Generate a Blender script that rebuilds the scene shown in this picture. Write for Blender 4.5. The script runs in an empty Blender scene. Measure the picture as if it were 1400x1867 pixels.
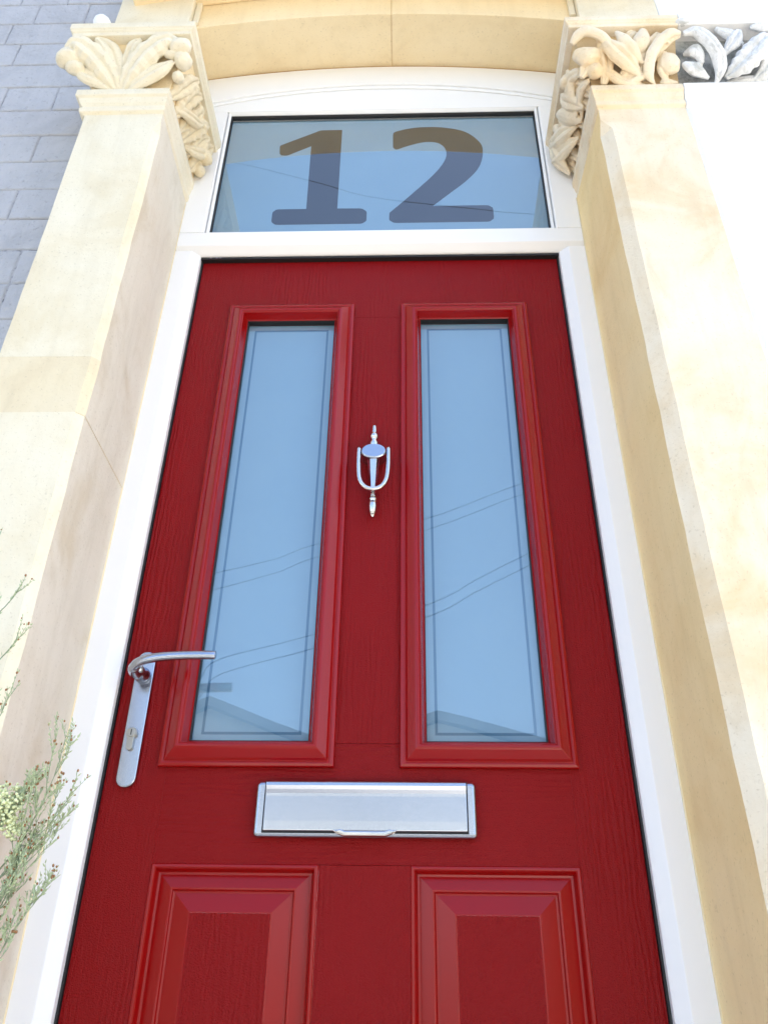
import bpy, bmesh, math, random
from mathutils import Vector, Matrix, noise
random.seed(12)
SC = bpy.context.scene
COL = SC.collection
R = math.radians

# ------------------------------------------------------------ camera
cam_d = bpy.data.cameras.new('camera')
cam = bpy.data.objects.new('camera', cam_d)
COL.objects.link(cam)
YAW, PIT, ROL = -0.03501, 0.56401, 0.01533
fw = Vector((math.sin(YAW)*math.cos(PIT), math.cos(YAW)*math.cos(PIT), math.sin(PIT)))
rt = Vector((math.cos(YAW), -math.sin(YAW), 0)); up = rt.cross(fw)
r2 = rt*math.cos(ROL) + up*math.sin(ROL); u2 = -rt*math.sin(ROL) + up*math.cos(ROL)
m = Matrix((r2, u2, -fw)).transposed().to_4x4()
m.translation = Vector((0.06246, -1.22444, 0.56295))
cam.matrix_world = m
cam_d.sensor_fit = 'HORIZONTAL'; cam_d.sensor_width = 36.0
cam_d.lens = 36.0*1490/1400
cam_d.clip_start = 0.02; cam_d.clip_end = 500
SC.camera = cam

# ------------------------------------------------------------ sky, sun, exposure
SUN_EL, SUN_AZ = R(54), R(66)        # azimuth from +Y (behind the house) towards +X; the sun grazes past the facade
w = bpy.data.worlds.new('World'); SC.world = w; w.use_nodes = True
nt = w.node_tree; bg = nt.nodes['Background']
sky = nt.nodes.new('ShaderNodeTexSky'); sky.sky_type = 'NISHITA'; sky.sun_disc = False
sky.sun_elevation = SUN_EL; sky.sun_rotation = SUN_AZ
sky.air_density = 1.0; sky.dust_density = 2.6; sky.ozone_density = 0.35
nt.links.new(sky.outputs[0], bg.inputs[0]); bg.inputs[1].default_value = 0.13
sd = bpy.data.lights.new('sun', 'SUN'); sd.energy = 4.5; sd.angle = R(0.55); sd.color = (1.0, 0.94, 0.84)
so = bpy.data.objects.new('sun', sd); COL.objects.link(so)
S = Vector((math.sin(SUN_AZ)*math.cos(SUN_EL), math.cos(SUN_AZ)*math.cos(SUN_EL), math.sin(SUN_EL)))
so.rotation_euler = S.to_track_quat('Z', 'Y').to_euler(); so.location = S*20
vs = SC.view_settings
vs.view_transform = 'Standard'; vs.look = 'None'; vs.gamma = 1; vs.use_curve_mapping = False
vs.exposure = 2.15
SC.render.engine = 'CYCLES'
SC.cycles.max_bounces = 8; SC.cycles.diffuse_bounces = 5; SC.cycles.transparent_max_bounces = 8

# ------------------------------------------------------------ helpers
def obj(name, bm, mat, parent=None, smooth=False, bevel=0, loc=None, seg=2):
    me = bpy.data.meshes.new(name)
    bmesh.ops.recalc_face_normals(bm, faces=bm.faces)
    bm.to_mesh(me); bm.free()
    for mm in (mat if isinstance(mat, (list, tuple)) else [mat]): me.materials.append(mm)
    o = bpy.data.objects.new(name, me); COL.objects.link(o)
    if parent: o.parent = parent
    if loc: o.location = loc
    if smooth:
        for p in me.polygons: p.use_smooth = True
    if bevel:
        b = o.modifiers.new('bevel', 'BEVEL'); b.width = bevel; b.segments = seg; b.limit_method = 'ANGLE'; b.angle_limit = R(30)
        b.harden_normals = False
    return o
def thing(name, label, cat, loc=(0, 0, 0), group=None):
    o = bpy.data.objects.new(name, None); COL.objects.link(o); o.empty_display_size = .05
    o.location = loc; o['label'] = label; o['category'] = cat
    if group: o['group'] = group
    return o
def tag(o, label, cat, group=None):
    o['label'] = label; o['category'] = cat
    if group: o['group'] = group
    return o
def box(bm, x0, x1, y0, y1, z0, z1):
    v = [bm.verts.new((x, y, z)) for x in (x0, x1) for y in (y0, y1) for z in (z0, z1)]
    for f in ((0,1,3,2),(4,6,7,5),(0,4,5,1),(2,3,7,6),(0,2,6,4),(1,5,7,3)):
        bm.faces.new([v[i] for i in f])
    return v
def bx(*a):
    bm = bmesh.new(); box(bm, *a); return bm
def prism(bm, pts, a0, a1, axis='z'):
    """extrude closed 2D outline. axis z: pts=(x,y); axis y: pts=(x,z); axis x: pts=(y,z)"""
    def P(p, a):
        return {'z': (p[0], p[1], a), 'y': (p[0], a, p[1]), 'x': (a, p[0], p[1])}[axis]
    A = [bm.verts.new(P(p, a0)) for p in pts]; B = [bm.verts.new(P(p, a1)) for p in pts]
    n = len(pts)
    bm.faces.new(A); bm.faces.new(B[::-1])
    for i in range(n): bm.faces.new((A[i], A[(i+1) % n], B[(i+1) % n], B[i]))
def rect_sweep(bm, x0, x1, z0, z1, prof, back=None):
    """mitred moulding round a rectangle; prof = [(inset, y)]"""
    rings = []
    for d, y in prof:
        rings.append([bm.verts.new(c) for c in ((x0+d, y, z0+d), (x1-d, y, z0+d), (x1-d, y, z1-d), (x0+d, y, z1-d))])
    for a, b in zip(rings, rings[1:]):
        for i in range(4):
            bm.faces.new((a[i], a[(i+1) % 4], b[(i+1) % 4], b[i]))
    return rings
def catmull(P, n=8, closed=False):
    P = [Vector(p) for p in P]; out = []
    L = len(P)
    rng = range(L) if closed else range(L-1)
    for i in rng:
        p0 = P[(i-1) % L] if closed or i > 0 else P[0]*2-P[1]
        p1 = P[i]; p2 = P[(i+1) % L]
        p3 = P[(i+2) % L] if closed or i+2 < L else P[-1]*2-P[-2]
        for k in range(n):
            t = k/n
            out.append(.5*((2*p1)+(p2-p0)*t+(2*p0-5*p1+4*p2-p3)*t*t+(3*p1-p0-3*p2+p3)*t**3))
    if not closed: out.append(P[-1])
    return out
def tube(bm, path, rad, seg=10, flat=1.0, cap=True):
    rings = []; n = len(path); prev = None
    for i, p in enumerate(path):
        t = (path[min(i+1, n-1)]-path[max(i-1, 0)]).normalized()
        if prev is None:
            a = t.cross(Vector((0, 1, 0)))
            if a.length < .1: a = t.cross(Vector((1, 0, 0)))
        else: a = prev - t*prev.dot(t)
        a.normalize(); prev = a; b = t.cross(a)
        r = rad[i] if isinstance(rad, (list, tuple)) else rad
        rings.append([bm.verts.new(p + a*r*math.cos(2*math.pi*k/seg) + b*r*flat*math.sin(2*math.pi*k/seg)) for k in range(seg)])
    for A, B in zip(rings, rings[1:]):
        for k in range(seg): bm.faces.new((A[k], A[(k+1) % seg], B[(k+1) % seg], B[k]))
    if cap:
        bm.faces.new(rings[0][::-1]); bm.faces.new(rings[-1])
def lathe(bm, prof, seg=20, origin=(0, 0, 0), axis='z'):
    rings = []
    for r, h in prof:
        ring = []
        for k in range(seg):
            a = 2*math.pi*k/seg; c, s = r*math.cos(a), r*math.sin(a)
            q = {'z': (c, s, h), 'y': (c, h, s), 'x': (h, c, s)}[axis]
            ring.append(bm.verts.new(Vector(q)+Vector(origin)))
        rings.append(ring)
    for A, B in zip(rings, rings[1:]):
        for k in range(seg): bm.faces.new((A[k], A[(k+1) % seg], B[(k+1) % seg], B[k]))
    bm.faces.new(rings[0][::-1]); bm.faces.new(rings[-1])

# ------------------------------------------------------------ materials
class NT:
    def __init__(s, name):
        s.m = bpy.data.materials.new(name); s.m.use_nodes = True; s.t = s.m.node_tree
        s.b = s.t.nodes['Principled BSDF']; s.out = s.t.nodes['Material Output']
    def n(s, typ, **kw):
        nd = s.t.nodes.new(typ)
        for k, v in kw.items():
            if k.startswith('_'): setattr(nd, k[1:], v)
            else:
                key = int(k[1:]) if k[0] == 'i' and k[1:].isdigit() else k.replace('__', ' ')
                nd.inputs[key].default_value = v
        return nd
    def l(s, a, b): s.t.links.new(a, b)
    def coord(s, scale=(1, 1, 1)):
        g = s.n('ShaderNodeTexCoord'); mp = s.n('ShaderNodeMapping'); mp.inputs['Scale'].default_value = scale
        s.l(g.outputs['Object'], mp.inputs[0]); return mp.outputs[0]
    def noise(s, vec, scale, detail=4, rough=.6, dist=0):
        nd = s.n('ShaderNodeTexNoise'); nd.inputs['Scale'].default_value = scale; nd.inputs['Detail'].default_value = detail
        nd.inputs['Roughness'].default_value = rough; nd.inputs['Distortion'].default_value = dist
        s.l(vec, nd.inputs['Vector']); return nd.outputs['Fac']
    def ramp(s, fac, stops):
        nd = s.n('ShaderNodeValToRGB'); e = nd.color_ramp.elements
        while len(e) < len(stops): e.new(.5)
        for q, (p, c) in zip(e, stops):
            q.position = p; q.color = c if len(c) == 4 else (*c, 1)
        s.l(fac, nd.inputs[0]); return nd.outputs[0]
    def mix(s, fac, a, b, mode='MIX'):
        nd = s.n('ShaderNodeMix', _data_type='RGBA', _blend_type=mode)
        for k, v in ((0, fac), (6, a), (7, b)):
            if hasattr(v, 'links') or hasattr(v, 'is_linked'): s.l(v, nd.inputs[k])
            else: nd.inputs[k].default_value = v if k == 0 or len(v) == 4 else (*v, 1)
        return nd.outputs[2]
    def math(s, op, a, b=0.0):
        nd = s.n('ShaderNodeMath', _operation=op)
        for k, v in ((0, a), (1, b)):
            if hasattr(v, 'is_linked'): s.l(v, nd.inputs[k])
            else: nd.inputs[k].default_value = v
        return nd.outputs[0]
    def bump(s, h, strength=.3, dist=.001, normal=None):
        nd = s.n('ShaderNodeBump'); nd.inputs['Strength'].default_value = strength; nd.inputs['Distance'].default_value = dist
        s.l(h, nd.inputs['Height'])
        if normal is not None: s.l(normal, nd.inputs['Normal'])
        return nd.outputs[0]

def stone(name, light, mid, dark, rough=.85, blot=6., fine=220., stain=.5, bumpd=.0012):
    t = NT(name); c = t.coord()
    big = t.noise(c, blot, 5, .6, .6)
    col = t.ramp(big, [(.30, dark), (.48, mid), (.66, light)])
    vein = t.noise(t.coord((1, 1, .35)), blot*2.2, 6, .7, 1.5)
    col = t.mix(t.ramp(vein, [(.52, (0, 0, 0)), (.72, (stain, stain, stain))]), col, tuple(x*.82 for x in dark[:3]))
    sp = t.noise(c, fine, 2, .5)
    col = t.mix(t.ramp(sp, [(.62, (0, 0, 0)), (.74, (.35, .35, .35))]), col, tuple(x*.6 for x in dark[:3]))
    stk = t.noise(t.coord((1, 1, .10)), 34, 4, .6, .3)
    col = t.mix(t.ramp(stk, [(.50, (0, 0, 0)), (.75, (.22, .22, .22))]), col, tuple(x*.80 for x in dark[:3]))
    t.l(col, t.b.inputs['Base Color'])
    vo = t.n('ShaderNodeTexVoronoi'); vo.inputs['Scale'].default_value = fine*.45; t.l(c, vo.inputs['Vector'])
    pit = t.math('MULTIPLY', t.ramp(vo.outputs['Distance'], [(.0, (0, 0, 0)), (.16, (1, 1, 1))]), .9)
    h = t.math('ADD', pit, t.math('ADD', t.noise(c, fine*.6, 5, .7), t.math('MULTIPLY', t.noise(c, blot*4, 5, .6, .5), 1.6)))
    t.l(t.bump(h, .55, bumpd), t.b.inputs['Normal'])
    t.b.inputs['Roughness'].default_value = rough; t.b.inputs['Specular IOR Level'].default_value = .25
    return t.m

M = {}
M['stone_left'] = stone('limewashed_stone', (.77, .71, .565), (.75, .68, .52), (.70, .61, .43), stain=.22)
M['stone_left_patch'] = stone('repaired_stone', (.74, .65, .47), (.72, .62, .43), (.66, .55, .37), stain=.2)
M['stone_reveal'] = stone('greyer_reveal_stone', (.72, .665, .56), (.69, .63, .52), (.62, .54, .41), stain=.35)  # greyer, slightly darker than the left front colour, for door-side faces
M['stone_right'] = stone('yellow_bath_stone', (.80, .72, .58), (.79, .68, .51), (.73, .56, .34), blot=5, stain=.38)
M['stone_right_lifted'] = stone('brightened_golden_stone', (.90, .71, .40), (.88, .68, .36), (.82, .60, .29), blot=4, stain=.16)  # golden stone, colour brightened to make up for weak light on the right reveal
M['stone_arch'] = stone('arch_bath_stone', (.84, .71, .48), (.82, .68, .44), (.77, .61, .37), blot=3, stain=.16)
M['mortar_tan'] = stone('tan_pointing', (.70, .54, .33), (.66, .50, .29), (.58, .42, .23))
M['sealant'] = stone('ochre_sealant', (.45, .27, .09), (.40, .23, .07), (.30, .16, .05))
M['white_masonry'] = stone('white_masonry_paint', (.82, .82, .82), (.80, .80, .80), (.76, .76, .75), blot=4, stain=.1, bumpd=.0008)
M['white_dirty'] = stone('weathered_white_paint', (.78, .79, .80), (.72, .73, .74), (.50, .51, .50), blot=30, stain=.6)
M['bell_dark'] = stone('dark_blotched_paint', (.55, .56, .56), (.34, .35, .34), (.14, .145, .14), blot=26, stain=.6)  # darker, blotched paint for the bell behind the white leaves
M['wall_paint'] = stone('grey_blue_masonry_paint', (.47, .475, .50), (.45, .455, .48), (.40, .405, .43), blot=9, fine=120, stain=.22, bumpd=.006)
M['wall_joint'] = stone('painted_joint', (.43, .435, .46), (.40, .405, .43), (.10, .10, .11), blot=30, stain=.4)

def door_paint(name, grain):
    t = NT(name)
    sc = {'v': (1, 1, .06), 'h': (.06, 1, 1)}[grain]
    c = t.coord(sc)
    wob = t.noise(t.coord(tuple(x*1.0 for x in ((1, 1, .25) if grain == 'v' else (.25, 1, 1)))), 9, 2, .5)
    g1 = t.noise(c, 190, 3, .6, 1.2)
    wv = t.n('ShaderNodeTexWave', _wave_type='BANDS', _bands_direction='X' if grain == 'v' else 'Z')
    wv.inputs['Scale'].default_value = 34; wv.inputs['Distortion'].default_value = 9; wv.inputs['Detail'].default_value = 3
    wv.inputs['Detail Scale'].default_value = 1.2
    t.l(t.coord((1, 1, .22) if grain == 'v' else (.22, 1, 1)), wv.inputs['Vector'])
    msk = t.ramp(wob, [(.42, (0, 0, 0)), (.62, (1, 1, 1))])
    h = t.math('ADD', g1, t.math('MULTIPLY', wv.outputs['Fac'], t.math('MULTIPLY', msk, .7)))
    h = t.math('ADD', h, t.math('MULTIPLY', t.noise(t.coord(), 480, 2, .5), 1.5))
    t.l(t.bump(h, 1.0, .0012), t.b.inputs['Normal'])
    col = t.mix(t.noise(t.coord(), 3, 3), (.190, .0008, .0012), (.238, .0010, .0016))
    t.l(col, t.b.inputs['Base Color'])
    t.b.inputs['Roughness'].default_value = .36; t.b.inputs['Specular IOR Level'].default_value = .17
    return t.m
M['door_v'] = door_paint('red_paint_upright_grain', 'v')
M['door_h'] = door_paint('red_paint_level_grain', 'h')
t = NT('red_moulding'); t.b.inputs['Base Color'].default_value = (.27, .0010, .0012, 1); t.b.inputs['Roughness'].default_value = .22; t.b.inputs['Specular IOR Level'].default_value = .38
t.l(t.bump(t.noise(t.coord((1, 1, .3)), 300, 3), .25, .0004), t.b.inputs['Normal']); M['red_mould'] = t.m

def plain(name, col, rough=.5, metal=0, spec=.5, nz=None, nb=.3, nd=.0005):
    t = NT(name); t.b.inputs['Base Color'].default_value = (*col, 1); t.b.inputs['Roughness'].default_value = rough
    t.b.inputs['Metallic'].default_value = metal; t.b.inputs['Specular IOR Level'].default_value = spec
    if nz:
        n_ = t.noise(t.coord(), nz, 4)
        t.l(t.bump(n_, nb, nd), t.b.inputs['Normal'])
        cc = t.mix(n_, tuple(x*.86 for x in col), tuple(min(1, x*1.10) for x in col)); t.l(cc, t.b.inputs['Base Color'])
    return t.m
M['upvc'] = plain('white_frame_plastic', (.85, .845, .84), .32)
M['gasket'] = plain('black_rubber', (.008, .008, .009), .6, nz=200)
M['chrome'] = plain('satin_metal', (.43, .47, .55), .24, 1, nz=350, nb=.08, nd=.0002)
M['chrome_bright'] = plain('polished_metal', (.66, .66, .67), .13, 1, nz=100, nb=.03)
M['brass'] = plain('nickel_cylinder', (.42, .40, .36), .3, 1, nz=300, nb=.1)
M['dark'] = plain('dark_void', (.01, .01, .01), .7)

def film(name, a, b):
    t = NT(name); n_ = t.noise(t.coord(), 5, 3)
    t.l(t.mix(n_, a, b), t.b.inputs['Base Color']); t.b.inputs['Roughness'].default_value = .9
    t.b.inputs['Specular IOR Level'].default_value = .1
    return t.m
M['frost'] = film('frosted_film', (.175, .31, .43), (.20, .335, .45))
M['clear_dark'] = film('clear_window_band', (.060, .150, .25), (.065, .160, .26))
M['numeral'] = film('clear_numeral', (.020, .026, .034), (.024, .030, .038))
t = NT('window_glass')
gl = t.n('ShaderNodeBsdfGlossy'); gl.inputs['Roughness'].default_value = .004; gl.inputs['Color'].default_value = (.93, .97, 1, 1)
tr = t.n('ShaderNodeBsdfTransparent'); fr = t.n('ShaderNodeFresnel'); fr.inputs['IOR'].default_value = 2.1
mx = t.n('ShaderNodeMixShader'); gm = t.n('ShaderNodeNewGeometry'); ff = t.math('MULTIPLY', fr.outputs[0], t.math('SUBTRACT', 1.0, gm.outputs['Backfacing']))
t.l(ff, mx.inputs[0]); t.l(tr.outputs[0], mx.inputs[1]); t.l(gl.outputs[0], mx.inputs[2])
bmp = t.bump(t.noise(t.coord(), 5, 1), .08, .002); t.l(bmp, gl.inputs['Normal'])
t.l(mx.outputs[0], t.out.inputs['Surface']); M['glass'] = t.m
M['leaf'] = plain('grey_green_leaf', (.42, .49, .29), .7, nz=60)
M['stem'] = plain('sage_stem', (.27, .33, .20), .7, nz=60)
M['bud'] = plain('brown_bud', (.30, .15, .06), .8, nz=90)
M['floret'] = plain('pale_yellow_floret', (.72, .76, .45), .8, nz=90)
M['paving'] = stone('paving_stone', (.62, .59, .52), (.58, .55, .48), (.50, .47, .41), blot=3, fine=90)
M['asphalt'] = stone('asphalt', (.07, .07, .07), (.055, .055, .055), (.04, .04, .04), blot=2, fine=60)
M['soil'] = stone('garden_soil', (.09, .07, .05), (.07, .05, .04), (.04, .03, .02), blot=20, fine=60)
M['far_wall'] = stone('rendered_far_wall', (.62, .62, .56), (.58, .58, .52), (.50, .50, .46), blot=1.2, fine=30)
M['slate'] = stone('roof_slate', (.12, .13, .15), (.10, .11, .13), (.07, .08, .09), blot=2, fine=20)

# ------------------------------------------------------------ ground
def struct(name, bm, mat, **k):
    o = obj(name, bm, mat, **k); o['kind'] = 'structure'; return o
struct('ground', bx(-150, 150, -200, 100, -.62, -.30), M['asphalt'])
struct('pavement', bx(-30, 30, -2.6, -.10, -.298, -.15), M['paving'])
struct('road', bx(-60, 60, -8.6, -2.604, -.298, -.27), M['asphalt'])
struct('far_pavement', bx(-60, 60, -11.2, -8.604, -.298, -.16), M['paving'])
tag(obj('door_step', bx(-.455, .455, -.36, .05, -.148, -.012), M['stone_right'], bevel=.008), 'worn stone step below the red door', 'step')
tag(obj('plant_bed', bx(-1.6, -.47, -.62, -.23, -.148, -.06), M['soil'], bevel=.02), 'narrow soil bed at the foot of the left pilaster', 'flower bed')

# ------------------------------------------------------------ stone doorway
SD = thing('stone_doorway', 'cream carved stone surround framing the red door, with two pilasters and a shallow arch', 'stone doorway')
FY = -.245
def pilaster(sgn, xi, xi_b, xo, z0, z1, mats, ch=.012, chz=None):
    bm = bmesh.new()
    zs = [z0, z1] if chz is None else [z0, chz, chz+.028, z1]
    cs = [ch, ch] if chz is None else [ch, ch, .001, .001]
    nz_ = max(2, int((zs[1]-zs[0])/.035)); mid_ = [zs[0]+(zs[1]-zs[0])*k/nz_ for k in range(1, nz_)]
    zs = zs[:1]+mid_+zs[1:]; cs = cs[:1]+[ch]*len(mid_)+cs[1:]
    rings = []
    for zz, c in zip(zs, cs):
        pts = [(xi_b, .10), (xi_b, -.03), (xi, FY+c), (xi-sgn*(-c), FY), (xo, FY), (xo, .10)]
        ring = []
        for x, y in pts:
            v_ = noise.noise_vector(Vector((x*3, y*3, zz*11)))*.0016+noise.noise_vector(Vector((x*9, y*9, zz*40)))*.0008
            ring.append(bm.verts.new((x+(v_.x if y < -.05 else 0), y+(v_.y if y < -.05 else 0), zz)))
        rings.append(ring)
    for A, B in zip(rings, rings[1:]):
        for i in range(6):
            f = bm.faces.new((A[i], A[(i+1) % 6], B[(i+1) % 6], B[i]))
            f.material_index = 1 if i in (0, 1) else 0
    bm.faces.new(rings[0]); bm.faces.new(rings[-1])
    return bm
mL = [M['stone_left'], M['stone_reveal']]
# left: stones with a paler repair band
obj('pilaster_stone', pilaster(-1, -.4440, -.446, -.608, -.148, 1.36945, mL), mL, SD)
o = obj('pilaster_stone', pilaster(-1, -.4430, -.4450, -.6075, 1.3695, 1.4868, mL), [M['stone_left_patch'], M['stone_reveal']], SD); o['label'] = 'yellower repair band in the left pilaster'
obj('pilaster_stone', pilaster(-1, -.4440, -.446, -.608, 1.487, 2.166, mL, chz=2.110), mL, SD)
mR = [M['stone_right'], M['stone_right_lifted']]
obj('pilaster_stone', pilaster(1, .4530, .446, .6290, -.148, 2.155, mR, ch=.020, chz=2.09), mR, SD)

def band(xi, xo, yf, yb, prof, mi=1.0, mf=1.0, mo=1.0):
    """moulded block: prof = [(projection, z)], swept round inner side, front and outer side"""
    bm = bmesh.new(); rings = []
    s = 1 if xi > xo else -1
    for p, zz in prof:
        rings.append([bm.verts.new(c) for c in ((xi+s*p*mi, yb, zz), (xi+s*p*mi, yf-p*mf, zz), (xo-s*p*mo, yf-p*mf, zz), (xo-s*p*mo, yb, zz))])
    for A, B in zip(rings, rings[1:]):
        for i in range(4): bm.faces.new((A[i], A[(i+1) % 4], B[(i+1) % 4], B[i]))
    bm.faces.new(rings[0]); bm.faces.new(rings[-1])
    return bm
NECK = [(0, .0), (.003, .003), (.008, .006), (.009, .018), (.006, .021), (.006, .025), (.010, .032), (.0125, .040), (.0130, .045), (.018, .049), (.018, .069)]
ABAC = [(0, 0), (.001, .010), (.004, .0125), (.0045, .016), (.007, .0185), (.007, .038)]
def roughen(bm, amp=.0012, sc=25, cuts=0):
    if cuts: bmesh.ops.subdivide_edges(bm, edges=bm.edges, cuts=cuts, use_grid_fill=True)
    for v in bm.verts:
        v.co += noise.noise_vector(v.co*sc)*amp
    return bm

def leaf_mesh(P, W, thick=.5, nrm=None, fold=True, tip=True, seed=0, lob=.0):
    """carved leaf: folded section swept along a smooth curve; nrm = outward direction"""
    bm = bmesh.new(); path = catmull(P, 7); n = len(path)
    Wv = [Vector((x, 0, 0)) for x in W]; ws = [q.x for q in catmull(Wv, 7)]
    sec = [(-1, -.35), (-.92, .25), (-.6, .8), (-.28, .78), (0, .38), (.28, .78), (.6, .8), (.92, .25), (1, -.35), (.5, -1), (-.5, -1)] if fold else \
          [(math.cos(a), math.sin(a)) for a in [2*math.pi*k/12 for k in range(12)]]
    rings = []
    nv = Vector(nrm or (0, -1, 0)).normalized()
    for i, p in enumerate(path):
        tg = (path[min(i+1, n-1)]-path[max(i-1, 0)]).normalized()
        side = tg.cross(nv)
        if side.length < .2: side = tg.cross(Vector((0, 0, 1)))
        side.normalize(); nn = side.cross(tg).normalized()
        r = max(ws[i], .0008)*(1+lob*math.sin(i*1.7+seed))
        rings.append([bm.verts.new(p+side*r*a+nn*r*thick*b) for a, b in sec])
    k = len(sec)
    for A, B in zip(rings, rings[1:]):
        for i in range(k): bm.faces.new((A[i], A[(i+1) % k], B[(i+1) % k], B[i]))
    bm.faces.new(rings[0][::-1]); bm.faces.new(rings[-1])
    for v in bm.verts: v.co += noise.noise_vector(v.co*55+Vector((seed, 0, 0)))*.0016
    return bm
def ball_mesh(c, r, squash=(1, 1, 1), lobes=0, seed=0):
    bm = bmesh.new(); bmesh.ops.create_icosphere(bm, subdivisions=3, radius=1)
    for v in bm.verts:
        d = v.co.normalized()
        rr = 1 + .10*noise.noise(d*2.2+Vector((seed, 3, 1)))
        if lobes: rr += .11*math.cos(lobes*math.atan2(d.z, d.x)+seed)*(1-abs(d.y)**3)
        v.co = Vector(c)+Vector((d.x*squash[0], d.y*squash[1], d.z*squash[2]))*r*rr
    return bm
CARVE = {}
def gather(mat, par, bm):
    me = bpy.data.meshes.new('tmp'); bmesh.ops.recalc_face_normals(bm, faces=bm.faces); bm.to_mesh(me); bm.free()
    CARVE.setdefault((par.name, mat.name), (par, mat, []))[2].append(me)
def L(P, W, mat, par, g=1.0, **k):
    k.setdefault('thick', .6); W = list(W); W = [W[0]*.6]+W[1:-1]+[W[-1]*.45]
    gather(mat, par, leaf_mesh(P, [q*g for q in W], **k))
def B(c, r, mat, par, **k): gather(mat, par, ball_mesh(c, r, **k))
def carve(par, mat, label=None, vox=.0012, name='carved_leaves'):
    """the leaves are cut from one block: fuse them like stone"""
    _, _, ms = CARVE.pop((par.name, mat.name)); bm = bmesh.new()
    for me in ms: bm.from_mesh(me); bpy.data.meshes.remove(me)
    o = obj(name, bm, mat, par, smooth=True)
    r = o.modifiers.new('fuse', 'REMESH'); r.mode = 'VOXEL'; r.voxel_size = vox; r.use_smooth_shade = True
    q = o.modifiers.new('worn', 'SMOOTH'); q.factor = .5; q.iterations = 3
    return o

def capital_core(xi, xo, mat, par, z0, z1, mo=1.0, flare=.044):
    """the flaring bell behind the leaves"""
    bm = bmesh.new(); s = 1 if xi > xo else -1; rings = []
    for k in range(9):
        t_ = k/8; p = flare*(t_**1.7)+.001; zz = z0+(z1-z0)*t_
        rings.append([bm.verts.new(c) for c in ((xi+s*p*.8, -.028, zz), (xi+s*p*.8, FY-p, zz), (xo-s*p*mo, FY-p, zz), (xo-s*p*mo, -.028, zz))])
    for A, B_ in zip(rings, rings[1:]):
        for i in range(4): bm.faces.new((A[i], A[(i+1) % 4], B_[(i+1) % 4], B_[i]))
    bm.faces.new(rings[0]); bm.faces.new(rings[-1])
    return obj('bell', bm, mat, par)

# ---- left capital
sl = M['stone_left']
CL = obj('capital', band(-.4450, -.6100, -.2440, -.028, [(p, 2.163+h) for p, h in NECK], mi=.5, mo=1.3), M['stone_left'], SD, bevel=.0015)
capital_core(-.4440, -.608, M['stone_arch'], CL, 2.2325, 2.3520, mo=.8)
obj('abacus', band(-.3980, -.6530, -.3100, -.028, [(p, 2.3515+h) for p, h in ABAC]), sl, CL, bevel=.0015)
# front leaves
L([(-.550, -.250, 2.238), (-.568, -.270, 2.268), (-.600, -.290, 2.303), (-.638, -.304, 2.328), (-.664, -.298, 2.316)], [.012, .024, .030, .025, .020], sl, CL, lob=.07)
L([(-.549, -.250, 2.242), (-.556, -.272, 2.295), (-.574, -.293, 2.332), (-.602, -.304, 2.350)], [.010, .017, .020, .016], sl, CL, seed=2)
L([(-.543, -.250, 2.238), (-.522, -.272, 2.275), (-.488, -.292, 2.310), (-.448, -.304, 2.334), (-.422, -.300, 2.326)], [.012, .024, .030, .024, .020], sl, CL, seed=3, lob=.07)
L([(-.546, -.250, 2.242), (-.537, -.272, 2.300), (-.522, -.293, 2.335), (-.506, -.302, 2.350)], [.010, .014, .017, .012], sl, CL, seed=4)
L([(-.556, -.249, 2.236), (-.582, -.262, 2.250), (-.618, -.272, 2.266), (-.640, -.276, 2.285)], [.010, .015, .018, .012], sl, CL, seed=5)
L([(-.538, -.249, 2.236), (-.500, -.264, 2.252), (-.462, -.276, 2.272), (-.432, -.284, 2.292)], [.010, .018, .020, .012], sl, CL, seed=6)
B((-.657, -.290, 2.300), .024, sl, CL, squash=(1.05, .9, .95), lobes=3, seed=1)
B((-.640, -.282, 2.276), .017, sl, CL, squash=(1.2, .9, .8), seed=8)
B((-.418, -.297, 2.324), .022, sl, CL, squash=(1.1, .8, .9), lobes=4, seed=3)
B((-.414, -.280, 2.298), .019, sl, CL, squash=(1, 1, .9), lobes=3, seed=5)
B((-.424, -.262, 2.270), .013, sl, CL, seed=6)
B((-.436, -.290, 2.306), .012, sl, CL, squash=(1.4, .8, .8), seed=16)
carve(CL, sl)
# leaves on the side that faces the door
sr = M['stone_left_patch']
nx = (1, 0, 0)
for k_, (ya, yb, yc, zt, ww, lb) in enumerate(((-.236, -.225, -.212, 2.346, .019, .08), (-.196, -.196, -.176, 2.340, .022, .12), (-.160, -.150, -.150, 2.334, .018, .06),
        (-.136, -.124, -.108, 2.342, .022, .13), (-.100, -.092, -.082, 2.326, .017, .05), (-.062, -.064, -.050, 2.338, .024, .12))):
    L([(-.442, ya, 2.238), (-.430, (ya+yb)/2, 2.272), (-.414, yb, 2.308), (-.401, yc, zt)], [ww*.7, ww, ww*1.05, ww*.7], sr, CL, nrm=nx, seed=11+k_, lob=lb)
L([(-.440, -.210, 2.244), (-.424, -.185, 2.262), (-.412, -.150, 2.285), (-.404, -.128, 2.308)], [.009, .013, .014, .010], sr, CL, nrm=nx, seed=20)
L([(-.440, -.120, 2.240), (-.424, -.095, 2.258), (-.412, -.070, 2.285), (-.404, -.055, 2.300)], [.009, .013, .014, .010], sr, CL, nrm=nx, seed=21)
B((-.412, -.116, 2.318), .015, sr, CL, lobes=5, seed=9)
B((-.412, -.058, 2.290), .018, sr, CL, squash=(1, 1, 1.1), lobes=3, seed=2)
B((-.424, -.046, 2.258), .014, sr, CL, seed=4)
B((-.410, -.156, 2.326), .011, sr, CL, seed=7)
B((-.412, -.205, 2.322), .014, sr, CL, lobes=4, seed=17)
carve(CL, sr)

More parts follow.
